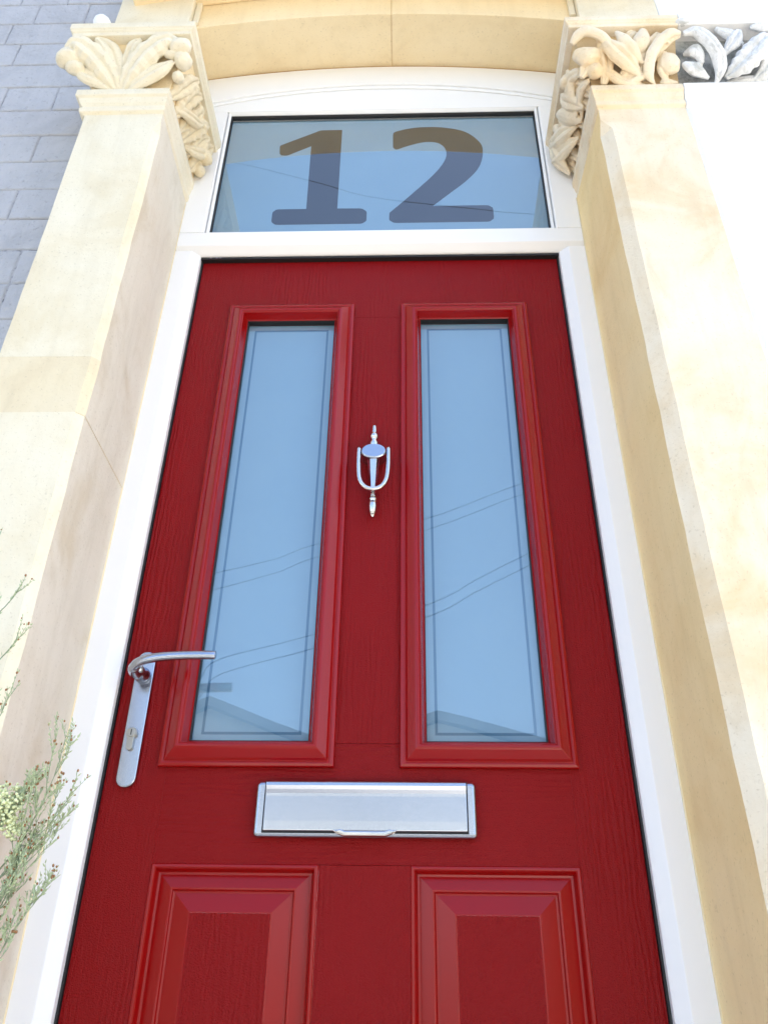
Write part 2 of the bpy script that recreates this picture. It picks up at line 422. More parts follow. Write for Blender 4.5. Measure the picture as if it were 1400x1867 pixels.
# ---- right capital
st = M['stone_right']
CR = obj('capital', band(.4520, .6285, -.2440, -.028, [(p, 2.153+h*.86) for p, h in NECK], mi=.6, mo=0), st, SD, bevel=.0015)
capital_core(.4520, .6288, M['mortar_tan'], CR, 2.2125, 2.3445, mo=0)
obj('abacus', band(.4020, .6300, -.3110, -.028, [(p, 2.3440+h*.74) for p, h in ABAC], mo=0), st, CR, bevel=.0015)
L([(0.4075, -0.2940, 2.3064), (0.4250, -0.3090, 2.3232), (0.4499, -0.3120, 2.3184), (0.4740, -0.3060, 2.3016), (0.4820, -0.2950, 2.2824)], [.008, .010, .010, .009, .005], st, CR, g=1.3, seed=1, fold=False, thick=.7)
B((0.4370, -0.2850, 2.2752), .025, st, CR, squash=(1.15, .75, .85), lobes=3, seed=11)
B((0.4520, -0.2710, 2.2464), .016, st, CR, seed=12)
L([(0.4700, -0.3010, 2.3136), (0.4900, -0.2990, 2.2800), (0.5191, -0.2850, 2.2512), (0.5497, -0.2670, 2.2308)], [.010, .017, .016, .007], st, CR, g=1.3, seed=2, thick=.6)
L([(0.4990, -0.3070, 2.3280), (0.5130, -0.3050, 2.2992), (0.5300, -0.2960, 2.2728), (0.5490, -0.2810, 2.2536)], [.006, .010, .010, .006], st, CR, g=1.3, seed=3, fold=False, thick=.8)
L([(0.5560, -0.3060, 2.3340), (0.5510, -0.3010, 2.3112), (0.5440, -0.2930, 2.2896), (0.5400, -0.2810, 2.2752)], [.009, .014, .013, .007], st, CR, g=1.3, seed=4, fold=False, thick=.8)
L([(0.6290, -0.3100, 2.3136), (0.6060, -0.3120, 2.3088), (0.5820, -0.3060, 2.2884), (0.5640, -0.2930, 2.2584), (0.5600, -0.2730, 2.2296), (0.5740, -0.2570, 2.2152)], [.006, .009, .009, .009, .008, .005], st, CR, g=1.3, seed=5, fold=False, thick=.8)
B((0.6040, -0.2770, 2.2584), .026, st, CR, squash=(.8, .7, 1.2), lobes=2, seed=13)
L([(0.4700, -0.2810, 2.2752), (0.4868, -0.2670, 2.2404), (0.5173, -0.2590, 2.2236), (0.5560, -0.2550, 2.2212)], [.006, .010, .010, .006], st, CR, g=1.3, seed=6)
L([(0.5000, -0.2610, 2.2320), (0.5250, -0.2770, 2.2584), (0.5200, -0.2930, 2.2920), (0.5080, -0.3010, 2.3184)], [.006, .012, .012, .008], st, CR, g=1.3, seed=7)
L([(0.5860, -0.2550, 2.2248), (0.5960, -0.2590, 2.2236), (0.6220, -0.2570, 2.2236)], [.006, .008, .006], st, CR, g=1.3, seed=8)
L([(0.5820, -0.3010, 2.3220), (0.5920, -0.2970, 2.3040), (0.6040, -0.3050, 2.2872)], [.006, .008, .006], st, CR, g=1.3, seed=9)
nx = (-1, 0, 0)
L([(0.4240, -0.2620, 2.2620), (0.4150, -0.2300, 2.2920), (0.4180, -0.2000, 2.2704), (0.4300, -0.1800, 2.2344)], [.009, .012, .012, .007], st, CR, g=1.4, nrm=nx, seed=21)
L([(0.4400, -0.2580, 2.2344), (0.4310, -0.2350, 2.2464), (0.4310, -0.2050, 2.2464), (0.4410, -0.1800, 2.2296)], [.006, .009, .009, .005], st, CR, g=1.4, nrm=nx, seed=22)
L([(0.4060, -0.1700, 2.3280), (0.4110, -0.1820, 2.2920), (0.4220, -0.1950, 2.2560), (0.4380, -0.2050, 2.2272)], [.008, .012, .012, .006], st, CR, g=1.4, nrm=nx, seed=23)
L([(0.4040, -0.1300, 2.3232), (0.4140, -0.1500, 2.2872), (0.4260, -0.1650, 2.2536), (0.4400, -0.1750, 2.2272)], [.008, .013, .012, .006], st, CR, g=1.4, nrm=nx, seed=24, fold=False)
L([(0.3970, -0.0600, 2.3112), (0.4060, -0.0900, 2.2872), (0.4180, -0.1250, 2.2656), (0.4340, -0.1550, 2.2416)], [.010, .015, .014, .008], st, CR, g=1.4, nrm=nx, seed=25)
L([(0.4000, -0.0450, 2.2752), (0.4120, -0.0700, 2.2632), (0.4260, -0.1050, 2.2464), (0.4410, -0.1350, 2.2272)], [.010, .014, .012, .006], st, CR, g=1.4, nrm=nx, seed=26)
L([(0.3990, -0.0600, 2.3280), (0.4040, -0.0620, 2.2920), (0.4140, -0.0550, 2.2560), (0.4360, -0.0450, 2.2248)], [.010, .015, .014, .007], st, CR, g=1.4, nrm=nx, seed=27)
B((0.4100, -0.2150, 2.3064), .016, st, CR, lobes=3, seed=14)
B((0.4110, -0.1000, 2.3112), .014, st, CR, lobes=4, seed=15)
L([(.560, -.262, 2.248), (.575, -.285, 2.285), (.600, -.300, 2.305), (.628, -.305, 2.312)], [.010, .014, .014, .010], st, CR, seed=41)
L([(.600, -.258, 2.225), (.590, -.275, 2.250), (.596, -.290, 2.282)], [.009, .012, .010], st, CR, seed=42)
L([(.505, -.255, 2.222), (.535, -.264, 2.232), (.565, -.268, 2.240)], [.010, .014, .010], st, CR, seed=43)
L([(.470, -.256, 2.222), (.478, -.276, 2.262), (.474, -.292, 2.300), (.462, -.300, 2.322)], [.010, .016, .016, .012], st, CR, seed=44, lob=.08)
L([(.552, -.258, 2.230), (.556, -.280, 2.270), (.574, -.294, 2.306), (.588, -.302, 2.330)], [.010, .014, .015, .012], st, CR, seed=45)
L([(.424, -.262, 2.240), (.440, -.276, 2.262), (.462, -.276, 2.268)], [.012, .016, .012], st, CR, seed=46)
L([(.520, -.286, 2.320), (.532, -.296, 2.334), (.545, -.300, 2.340)], [.010, .014, .010], st, CR, seed=47)
for k_, yv in enumerate((-.235, -.205, -.165, -.125, -.085, -.055)):
    L([(.452, yv, 2.216), (.440, yv+.006, 2.254), (.424, yv+.014, 2.292), (.410, yv+.010, 2.330)], [.010, .015, .016, .012], st, CR, nrm=nx, seed=50+k_, lob=.1)
carve(CR, st)

# ---- upper piers and arch
obj('pier_stone', bx(-.655, -.470, -.190, .10, 2.3900, 3.02), M['stone_left'], SD, bevel=.003)
obj('pier_stone', bx(.478, .667, -.190, .10, 2.3725, 3.02), M['stone_left'], SD, bevel=.003)
ZC, RA = .499, 2.208
def arch_z(x, r=RA, zc=ZC): return zc+math.sqrt(r*r-x*x)
def voussoir(x0, x1, zt, y0, y1):
    bm = bmesh.new(); n = 14
    pts = [(x0+(x1-x0)*k/n, arch_z(x0+(x1-x0)*k/n)) for k in range(n+1)]
    prism(bm, pts+[(x1, zt), (x0, zt)], y0, y1, 'y'); return bm
for xa, xb in ((-.4695, .0233), (.0249, .4775)):
    obj('voussoir', voussoir(xa, xb, 3.02, -.166, .10), M['stone_arch'], SD, bevel=.002)
obj('arch_joint', voussoir(.0230, .0252, 3.0, -.1635, .09), M['mortar_tan'], SD)
bm = bmesh.new(); rr_ = [(-.62+1.24*k/24) for k in range(25)]
lo_ = [(x, arch_z(x, RA+.100)) for x in rr_]; hi_ = [(x, arch_z(x, RA+.190)) for x in rr_]
prism(bm, lo_+hi_[::-1], -.305, -.1655, 'y'); obj('unseen_hood', bm, M['stone_arch'], SD, bevel=.006)  # out-of-view hood, added so the fanlight mirrors more brown stone
# narrow return strips either side of the arch face
for xa, xb in ((-.469, -.455), (.462, .477)):
    obj('arch_fillet', bx(xa, xb, -.176, -.1662, 2.668, 3.02), M['stone_left'], SD, bevel=.002)
# impost cheeks under the arch springing
obj('impost', bx(-.4695, -.4605, -.165, .10, 2.3900, 2.6575), M['stone_reveal'], SD)
obj('impost', bx(.4605, .4775, -.165, .10, 2.3725, 2.6575), M['stone_arch'], SD)
# ochre bead where frame meets soffit
bm = bmesh.new(); tube(bm, [Vector((x, -.0315, arch_z(x)-.0015)) for x in [-.455+.91*k/30 for k in range(31)]], .0042, 8)
obj('pointing_bead', bm, M['sealant'], SD, smooth=True)
for sx in (-1, 1):
    bm = bmesh.new(); tube(bm, [Vector((sx*.4465, -.0312, z_)) for z_ in [0, .5, 1, 1.5, 2.158]], .0022, 6)
    obj('pointing_bead', bm, M['stone_arch'], SD, smooth=True)
# wall above (outside the photo, it shades the doorway)
tag(obj('upper_wall', bx(-3.2, 3.2, -.150, .30, 3.024, 6.2), M['white_masonry']), 'upper house wall above the stone arch', 'wall')

# ------------------------------------------------------------ door frame with fanlight
DF = thing('door_frame', 'white plastic door frame with arched head and a frosted fanlight numbered 12', 'door frame')
JP = lambda s, xo: [(s*.3925, .03), (s*.3925, -.014), (s*.3965, -.018), (s*.4085, -.0285), (s*.4105, -.030), (xo, -.030), (xo, .03)]
for s, xo in ((-1, -.4470), (1, .4465)):
    bm = bmesh.new(); prism(bm, JP(s, xo), -.012, 1.9985, 'z'); obj('jamb', bm, M['upvc'], DF, bevel=.0008)
    bm = bmesh.new()
    prism(bm, [(s*.386, .03), (s*.386, -.016), (s*.390, -.028), (s*.392, -.0305), (s*.452, -.0305), (s*.452, .03)], 2.0592, 2.5195, 'z'); obj('fanlight_jamb', bm, M['upvc'], DF, bevel=.0008)
# transom (profile in y,z)
bm = bmesh.new()
prism(bm, [(.03, 1.9990), (-.014, 1.9990), (-.018, 2.0020), (-.0290, 2.0120), (-.0312, 2.0145), (-.0312, 2.0560), (-.0290, 2.0588), (.03, 2.0588)], -.4520, .4520, 'x')
obj('transom', bm, M['upvc'], DF, bevel=.0008)
# head
bm = bmesh.new(); n = 24
xs = [-.4560+.912*k/n for k in range(n+1)]
prism(bm, [(x, arch_z(x)-.002) for x in xs]+[(.4560, 2.5200), (-.4560, 2.5200)], -.0300, .03, 'y')
obj('arched_head', bm, M['upvc'], DF, bevel=.0008)
# raised arched band on the head
def inner_z(x): return 2.620-.34*x*x-.15*x**4
bm = bmesh.new()
top = [(x, arch_z(x)-.006) for x in xs]; bot = [(x, inner_z(x)) for x in xs]
prism(bm, top+bot[::-1], -.0375, -.0302, 'y'); obj('arched_trim', bm, M['upvc'], DF, bevel=.002, seg=3)
bm = bmesh.new()
bot2 = [(x, inner_z(x)-.012) for x in xs]
prism(bm, [(x, z_-.0004) for x, z_ in bot]+bot2[::-1], -.0335, -.0302, 'y'); obj('arched_trim', bm, M['upvc'], DF, bevel=.0015)
# glazing bead, gasket
bm = bmesh.new(); rect_sweep(bm, -.3862, .3862, 2.0590, 2.5198, [(0, -.0285), (.0015, -.0285), (.0050, -.0240), (.0055, -.013)])
obj('glazing_bead', bm, M['upvc'], DF)
bm = bmesh.new(); rect_sweep(bm, -.3820, .3820, 2.0632, 2.5156, [(0, -.0240), (.0008, -.0215), (.0030, -.0170), (.0030, -.010)])
obj('gasket', bm, M['gasket'], DF)
pane = obj('fanlight_pane', bx(-.381, .381, -.0118, -.0080, 2.064, 2.5148), M['glass'], DF)
obj('frosted_film', bx(-.381, .381, -.0055, .02, 2.064, 2.5148), M['frost'], DF)
ONE = [(-.2522, 2.4097), (-.2507, 2.4130), (-.1704, 2.4625), (-.1548, 2.4733), (-.1, 2.4733), (-.0991, 2.1672), (-.042, 2.1665), (-.0303, 2.1553), (-.0303, 2.1217), (-.0404, 2.1120), (-.2394, 2.1120), (-.249, 2.1223), (-.249, 2.1572), (-.2406, 2.1672), (-.1711, 2.1672), (-.1742, 2.4075), (-.2324, 2.3700), (-.2460, 2.3725), (-.2507, 2.3800)]
TWO = [(.0277, 2.4498), (.0349, 2.4617), (.0842, 2.4774), (.1496, 2.4767), (.2068, 2.4567), (.2407, 2.4138), (.2471, 2.3726), (.2359, 2.3158), (.2061, 2.2666), (.16, 2.2138), (.122, 2.1715), (.250, 2.1715), (.2600, 2.1622), (.2600, 2.1235), (.2497, 2.1130), (.032, 2.1130), (.0207, 2.1237), (.0218, 2.149), (.0619, 2.2002), (.1242, 2.2852), (.1532, 2.3406), (.1578, 2.3808), (.1408, 2.4107), (.1052, 2.4164), (.0623, 2.401), (.0374, 2.3884), (.028, 2.3976)]
def soften(pts, hard):
    P = []
    n = len(pts)
    for i in range(n):
        p = Vector(pts[i]).to_3d(); q = Vector(pts[(i+1) % n]).to_3d(); o_ = Vector(pts[i-1]).to_3d()
        if i in hard: P.append(p.xy); continue
        for k in (.25, .5, .75):
            a = p+(o_-p)*min(.3, .012/max((o_-p).length, 1e-5)); b = p+(q-p)*min(.3, .012/max((q-p).length, 1e-5))
            P.append(((a*(1-k)**2)+(p*2*k*(1-k))+(b*k*k)).xy)
    return P
for nm, pts, hard in (('numeral_one', ONE, (4, 5, 14, 15)), ('numeral_two', TWO, (10,))):
    bm = bmesh.new()
    if nm == 'numeral_two':
        sm = []
        idx = range(len(pts))
        arc_o = catmull([Vector((*pts[i], 0)) for i in range(0, 11)], 5)
        arc_i = catmull([Vector((*pts[i], 0)) for i in range(17, 27)], 5)
        P2 = [p.xy for p in arc_o]+soften(pts, ())[11*3:17*3]+[p.xy for p in arc_i]
    else: P2 = soften(pts, hard)
    prism(bm, [tuple(p) for p in P2], -.0058, -.0056, 'y')
    bm.normal_update(); bmesh.ops.triangulate(bm, faces=[f for f in bm.faces if len(f.verts) > 4], ngon_method='EAR_CLIP')
    obj(nm, bm, M['numeral'], DF)
# black rubber seal round the door opening
bm = bmesh.new()
for s in (-1, 1): box(bm, s*.3892, s*.3922, -.0045, .02, -.010, 1.9980)
box(bm, -.3922, .3922, -.0110, .02, 1.9925, 1.9988)
obj('rubber_seal', bm, M['gasket'], DF)
for k, x in enumerate((-.372, -.359, -.351)):
    obj('seal_clip', bx(x, x+.004, -.0135, -.0112, 1.9930, 1.9955), M['chrome'], DF)

# ------------------------------------------------------------ the door
FD = thing('front_door', 'red panelled front door with two tall frosted panes and silver fittings', 'door')
HX0, HX1 = .0825, .2785      # glazed opening behind the moulding
def slab(name, x0, x1, z0, z1, mat, y1=.044): return obj(name, bx(x0, x1, 0, y1, z0, z1), mat, FD, bevel=.0003, seg=1)
Z = dict(bot=-.006, pb=.180, pt=.755, gb=.925, gt=1.820, top=1.9920)
slab('stile', -.3884, -.2989, Z['bot'], Z['top'], M['door_v']); slab('stile', .2989, .3884, Z['bot'], Z['top'], M['door_v'])
for za, zb in ((Z['bot'], Z['pb']), (Z['pt'], Z['gb']), (Z['gt'], Z['top'])):
    slab('rail', -.29885, .29885, za, zb, M['door_h'] if zb < 1.9 else M['door_v'])
slab('muntin', -.0640, .0640, Z['pb']+.0004, Z['pt']-.0004, M['door_v'])
slab('muntin', -HX0, HX0, Z['gb']+.0004, Z['gt']-.0004, M['door_v'])
for s in (-1, 1):
    a, b = sorted((s*HX1, s*.2988)); slab('stile_edge', a, b, Z['gb']+.0004, Z['gt']-.0004, M['door_v'])
CP = [(0, .0005), (0, -.0055), (.0012, -.0075), (.0048, -.0088), (.0070, -.0085), (.0080, -.0075), (.0092, -.0085), (.0120, -.0120), (.0235, -.0200), (.0265, -.0215), (.0300, -.0212), (.0322, -.0185), (.0335, -.0180), (.0350, -.0120), (.0385, -.0020), (.0405, .0005)]
for s in (-1, 1):
    a, b = sorted((s*.0485, s*.3115))
    bm = bmesh.new(); rect_sweep(bm, a, b, .8880, 1.8530, CP)
    obj('glazing_frame', bm, M['red_mould'], FD, bevel=.0007, seg=2)
    bm = bmesh.new(); rect_sweep(bm, a+.0395, b-.0395, .8880+.0395, 1.8530-.0395, [(0, .0003), (.0018, .0003), (.0018, .0128)])
    obj('gasket', bm, M['gasket'], FD)
    g0, g1, h0, h1 = a+.0405, b-.0405, .9290, 1.8125
    obj('glass_pane', bx(g0, g1, .0095, .0125, h0, h1), M['glass'], FD)
    fl = obj('frosted_film', bx(g0, g1, .0150, .040, h0, h1), M['frost'], FD)
    bm = bmesh.new(); q = .0135; wd = .0042
    for c in ((g0+q, g0+q+wd, h0+q, h1-q), (g1-q-wd, g1-q, h0+q, h1-q), (g0+q+wd, g1-q-wd, h0+q, h0+q+wd), (g0+q+wd, g1-q-wd, h1-q-wd, h1-q)):
        box(bm, c[0], c[1], .0146, .0149, c[2], c[3])
    obj('border_line', bm, M['clear_dark'], FD)
    # embossed lower panel
    a, b = sorted((s*.0640, s*.2988))
    PP = [(0, 0), (.0015, -.0018), (.0045, -.0022), (.0065, 0), (.0095, .0095), (.0125, .0105), (.0300, .0045), (.0325, .0045), (.0340, .0085), (.0365, .0090), (.0600, .0010), (.0620, .0008)]
    bm = bmesh.new(); rings = rect_sweep(bm, a, b, Z['pb'], Z['pt'], PP)
    obj('panel_moulding', bm, M['red_mould'], FD, bevel=.0005, seg=1)
    obj('raised_panel', bx(a+.0618, b-.0618, .0009, .03, Z['pb']+.0620, Z['pt']-.0620), M['door_v'], FD)

# lever handle on its long backplate
hc = M['chrome']
def rounded(w_, h_, r, n=8):
    P = []
    for cx, cz, a0 in ((w_/2-r, h_/2-r, 0), (-w_/2+r, h_/2-r, 90), (-w_/2+r, -h_/2+r, 180), (w_/2-r, -h_/2+r, 270)):
        for k in range(n+1):
            a = R(a0+90*k/n); P.append((cx+r*math.cos(a), cz+r*math.sin(a)))
    return P
bm = bmesh.new(); prism(bm, [(x-.3550, z_+.9630) for x, z_ in rounded(.0290, .212, .0140, 10)], -.0085, -.0005, 'y')
HP = obj('handle_plate', bm, hc, FD, bevel=.0018, seg=3)
HL = None
bm = bmesh.new(); lathe(bm, [(.0125, -.0086), (.0125, -.014), (.0105, -.018), (.0085, -.024), (.0085, -.046)], 20, (-.3560, 0, 1.0280), 'y')
obj('handle_neck', bm, hc, FD, smooth=True)
bm = bmesh.new()
pth = catmull([(-.3570, -.030, 1.0240), (-.3590, -.044, 1.0250), (-.3540, -.0560, 1.0290), (-.3380, -.0610, 1.0345), (-.3100, -.0620, 1.0390), (-.2700, -.0610, 1.0415), (-.2320, -.0600, 1.0420)], 6)
nn = len(pth)
tube(bm, pth, [(.0112 if i < nn*.25 else .0096-.0014*(i/nn)) for i in range(nn)], 14, .78)
obj('handle_lever', bm, hc, FD, smooth=True, bevel=.0012)
# euro cylinder and keyhole
bm = bmesh.new()
pr = [(.0085*math.cos(R(a)), .0085*math.sin(R(a))) for a in range(-50, 231, 14)]
pr = pr+[(-.0050, -.0150)]+[(.0050*math.cos(R(a)), -.0210+.0050*math.sin(R(a))) for a in range(180, 361, 20)]+[(.0050, -.0150)]
prism(bm, [(x-.3565, z_+.9360) for x, z_ in pr], -.0135, -.0080, 'y')
LC = obj('lock_cylinder', bm, M['brass'], FD, bevel=.0006)
bm = bmesh.new(); lathe(bm, [(.0064, -.0130), (.0064, -.0146), (.0058, -.0150)], 20, (-.3565, 0, .9360), 'y'); obj('cylinder_plug', bm, M['brass'], LC, smooth=False)
obj('keyhole', bx(-.3572, -.3558, -.0153, -.0148, .9325, .9410), M['dark'], LC)

# urn knocker
kc = M['chrome_bright']
KN = obj('door_knocker', None or bmesh.new(), kc, FD) if False else None
bm = bmesh.new()
prism(bm, [(x, z_) for x, z_ in [(.0225*math.cos(R(a)), 1.4500+.0165*math.sin(R(a))*(1.0 if math.sin(R(a)) > 0 else 1.0)) for a in range(0, 360, 12)]], -.0330, -.0040, 'y')
KN = obj('door_knocker', bm, M['chrome'], FD, bevel=.003, seg=3)
bm = bmesh.new(); lathe(bm, [(.0050, 1.4640), (.0076, 1.4680), (.0086, 1.4740), (.0084, 1.4790), (.0052, 1.4840), (.0060, 1.4870), (.0080, 1.4900), (.0078, 1.4970), (.0042, 1.5000), (.0046, 1.5030), (.0042, 1.5160), (.0030, 1.5190)], 18, (0, -.0170, 0)); obj('finial', bm, kc, KN, smooth=True)
bm = bmesh.new(); q_ = []
for zz, hw, yf in ((1.3600, .0062, -.0250), (1.4000, .0085, -.0275), (1.4420, .0118, -.0300)):
    q_.append([bm.verts.new(c) for c in ((-hw, -.004, zz), (-hw, yf+.007, zz), (-hw*.5, yf, zz), (hw*.5, yf, zz), (hw, yf+.007, zz), (hw, -.004, zz))])
for A_, B_ in zip(q_, q_[1:]):
    for k in range(6): bm.faces.new((A_[k], A_[(k+1) % 6], B_[(k+1) % 6], B_[k]))
bm.faces.new(q_[0]); bm.faces.new(q_[-1])
obj('tapered_body', bm, M['chrome_bright'], KN, bevel=.0012)
bm = bmesh.new(); lathe(bm, [(.0035, 1.3610), (.0070, 1.3580), (.0072, 1.3540), (.0056, 1.3525), (.0076, 1.3490), (.0078, 1.3400), (.0060, 1.3290), (.0026, 1.3200), (.0010, 1.3185)], 18, (0, -.0130, 0)); obj('finial', bm, kc, KN, smooth=True)
bm = bmesh.new()
up_ = [(-.0268, -.026, 1.4600), (-.0270, -.027, 1.4400), (-.0266, -.028, 1.4120), (-.0238, -.030, 1.3880), (-.0150, -.031, 1.3720), (0, -.0315, 1.3660), (.0150, -.031, 1.3720), (.0238, -.030, 1.3880), (.0266, -.028, 1.4120), (.0270, -.027, 1.4400), (.0268, -.026, 1.4600)]
pth = catmull(up_, 5); tube(bm, pth, .0042, 12); obj('knocker_ring', bm, kc, KN, smooth=True)
bm = bmesh.new(); tube(bm, [Vector((-.0270, -.022, 1.4520)), Vector((.0270, -.022, 1.4520))], .0030, 10); obj('hinge_pin', bm, kc, KN, smooth=True)
bm = bmesh.new(); prism(bm, [(x, z_+1.425) for x, z_ in rounded(.0090, .140, .0044)], -.0060, -.0004, 'y'); obj('backing', bm, M['chrome'], KN, bevel=.001)

# letter plate
bm = bmesh.new(); prism(bm, [(x, z_+.8270) for x, z_ in rounded(.3160, .0760, .0060, 6)], -.0140, -.0005, 'y')
LP = obj('letter_plate', bm, hc, FD, bevel=.0045, seg=4)
bm = bmesh.new()
pf = [(-.0142, .7960), (-.0176, .7975), (-.0180, .8100), (-.0180, .8440), (-.0182, .8480), (-.0205, .8530), (-.0225, .8580), (-.0222, .8620), (-.0195, .8645), (-.0142, .8650)]
prism(bm, pf, -.1440, .1440, 'x'); obj('flap', bm, hc, LP, bevel=.0008)
bm = bmesh.new(); rect_sweep(bm, -.1462, .1462, .7940, .8655, [(0, -.01415), (.0030, -.01425)]); obj('flap_gap', bm, M['dark'], LP)
bm = bmesh.new()
prism(bm, [(-.0460, .7965), (-.0390, .7925), (-.0300, .7895), (.0300, .7895), (.0390, .7925), (.0460, .7965), (.0340, .7985), (.0280, .7960), (-.0280, .7960), (-.0340, .7985)], -.0235, -.0150, 'y')
obj('finger_lip', bm, M['chrome_bright'], LP, bevel=.002, seg=3)

# ------------------------------------------------------------ painted wall on the left, brick by brick
BW = thing('brick_wall', 'blue grey painted brick house wall left of the cream stone pilaster', 'wall')
obj('mortar_bed', bx(-3.2, -.600, -.1500, .28, -.148, 3.020), M['wall_joint'], BW)
joints = {0: [-.8925, -.7608], 1: [-.9401], 2: [-.8967], 4: [-.8784, -.7557], 6: [-.7559], 8: [-.7569], 10: [-.7023], 12: [-.80]}
PITCH = .0956; ZT = 2.8156
row = -2
while True:
    ztop = ZT-row*PITCH; zbot = ztop-PITCH
    if zbot < .45: break
    js = joints.get(row)
    if js is None: js = [-.985+random.uniform(-.06, .03)] if row > -1 and row < 10 else [-.70-random.uniform(0, .2)]
    x = js[0]; ext = []
    while x > -1.75:
        x -= random.choice((.21, .225, .24, .125)); ext.append(x)
    xsr = [-.606]+sorted(js, reverse=True)+ext
    for xr, xl in zip(xsr, xsr[1:]):
        g = .0007; bm = bx(xl+g*.9, xr-g, -.1535+random.uniform(-.0010, .0010), -.1400, zbot+g, ztop-g)
        bmesh.ops.subdivide_edges(bm, edges=[e for e in bm.edges if abs(e.verts[0].co.x-e.verts[1].co.x) > .05], cuts=3)
        for v in bm.verts: v.co += Vector((0, .6, 1))*noise.noise(v.co*17)*.0030
        obj('brick', bm, M['wall_paint'], BW, bevel=.0052, seg=3)
    row += 1
obj('lower_render', bx(-3.19, -.608, -.153, -.147, -.148, zbot+PITCH-.002), M['wall_paint'], BW)
obj('far_render', bx(-3.19, -1.995, -.1525, -.147, .46, 3.01), M['wall_paint'], BW)

# round white knob behind the left capital
bm = bmesh.new(); lathe(bm, [(.014, -.1545), (.014, -.190), (.020, -.196), (.0215, -.2050), (.0215, -.2120), (.0190, -.2230), (.0120, -.2310), (.0030, -.2345)], 24, (-.667, 0, 2.592), 'y')
WK = tag(obj('wall_knob', bm, M['upvc'], None, smooth=True), 'small round white knob on the wall just above the left carved capital', 'knob')

# ------------------------------------------------------------ neighbour's white painted surround
ND = thing('painted_doorway', "white painted stone surround of the next doorway, joined to the right pilaster", 'stone doorway')
wm, wd_ = M['white_masonry'], M['white_dirty']
bm = bmesh.new(); prism(bm, [(.6296, .10), (.6296, FY+.001), (.638, FY-.0015), (.880, FY-.0015), (.892, FY+.012), (.896, .10)], -.148, 2.152, 'z')
obj('pilaster', roughen(bm, .0008), wm, ND)
CN = obj('capital', band(.886, .6292, -.2455, -.028, [(p, 2.153+h*.86) for p, h in NECK], mo=0), wm, ND, bevel=.0015)
capital_core(.880, .6290, M['bell_dark'], CN, 2.2125, 2.3455, mo=0, flare=.030)
obj('abacus', band(.925, .6308, -.3120, -.028, [(p, 2.3450+h*.78) for p, h in ABAC], mo=0), wm, CN, bevel=.0015)
B((0.6400, -0.3090, 2.3544), .014, wd_, CN, squash=(1.3, .7, .7), seed=31)
L([(0.6340, -0.3090, 2.3136), (0.6620, -0.3120, 2.3112), (0.6900, -0.3040, 2.2752), (0.7045, -0.2840, 2.2392), (0.6960, -0.2610, 2.2104)], [.009, .011, .012, .011, .007], wd_, CN, g=1.25, seed=31, thick=.8)
L([(0.6400, -0.2790, 2.2920), (0.6585, -0.2910, 2.2800), (0.6720, -0.2810, 2.2512)], [.010, .013, .008], wd_, CN, g=1.25, seed=32, thick=.7)
L([(0.6340, -0.2770, 2.2608), (0.6541, -0.2750, 2.2404), (0.6840, -0.2650, 2.2236)], [.008, .013, .008], wd_, CN, g=1.25, seed=33, thick=.7)
L([(0.7160, -0.2650, 2.2224), (0.7447, -0.2830, 2.2380), (0.7720, -0.2970, 2.2632), (0.7970, -0.3070, 2.2896), (0.8120, -0.3050, 2.2920)], [.009, .019, .021, .015, .008], wd_, CN, g=1.25, seed=34, thick=.6, lob=.1)
L([(0.7037, -0.3070, 2.3328), (0.7335, -0.3020, 2.3160), (0.7605, -0.2920, 2.2992)], [.007, .010, .007], wd_, CN, g=1.25, seed=35, thick=.8)
L([(0.7760, -0.2610, 2.2176), (0.7997, -0.2750, 2.2392), (0.8120, -0.2930, 2.2680), (0.8260, -0.3030, 2.2992)], [.008, .013, .013, .008], wd_, CN, g=1.25, seed=36, thick=.7)
L([(0.7220, -0.2570, 2.2236), (0.7670, -0.2590, 2.2272), (0.8120, -0.2570, 2.2236), (0.8500, -0.2570, 2.2248)], [.005, .009, .009, .005], wd_, CN, g=1.25, seed=37)
L([(0.7180, -0.2850, 2.2752), (0.7380, -0.3010, 2.2968), (0.7520, -0.3090, 2.3232)], [.008, .013, .010], wd_, CN, g=1.25, seed=38, thick=.7)
L([(0.7750, -0.3090, 2.3328), (0.8000, -0.3110, 2.3280), (0.8300, -0.3090, 2.3184)], [.006, .009, .007], wd_, CN, g=1.25, seed=39, thick=.8)
B((0.8450, -0.2890, 2.2800), .026, wd_, CN, lobes=4, seed=33)
B((0.6640, -0.2710, 2.2536), .010, wd_, CN, seed=34)
L([(0.8500, -0.2540, 2.2320), (0.8650, -0.2710, 2.2800), (0.8880, -0.2940, 2.3220)], [.008, .014, .010], wd_, CN, g=1.25, seed=40)
carve(CN, wd_)
obj('pier_stone', bx(.6685, .848, -.188, .10, 2.3750, 3.02), wm, ND, bevel=.003)
obj('voussoir', bx(.849, 2.0, -.160, .10, 2.70, 3.02), wm, ND, bevel=.003)
obj('impost', bx(.8485, .872, -.160, .10, 2.3750, 2.699), wm, ND)
tag(obj('neighbour_wall', bx(.8980, 3.2, -.020, .29, -.148, 3.020), M['white_masonry']), 'white painted wall beyond the neighbouring pilaster', 'wall')

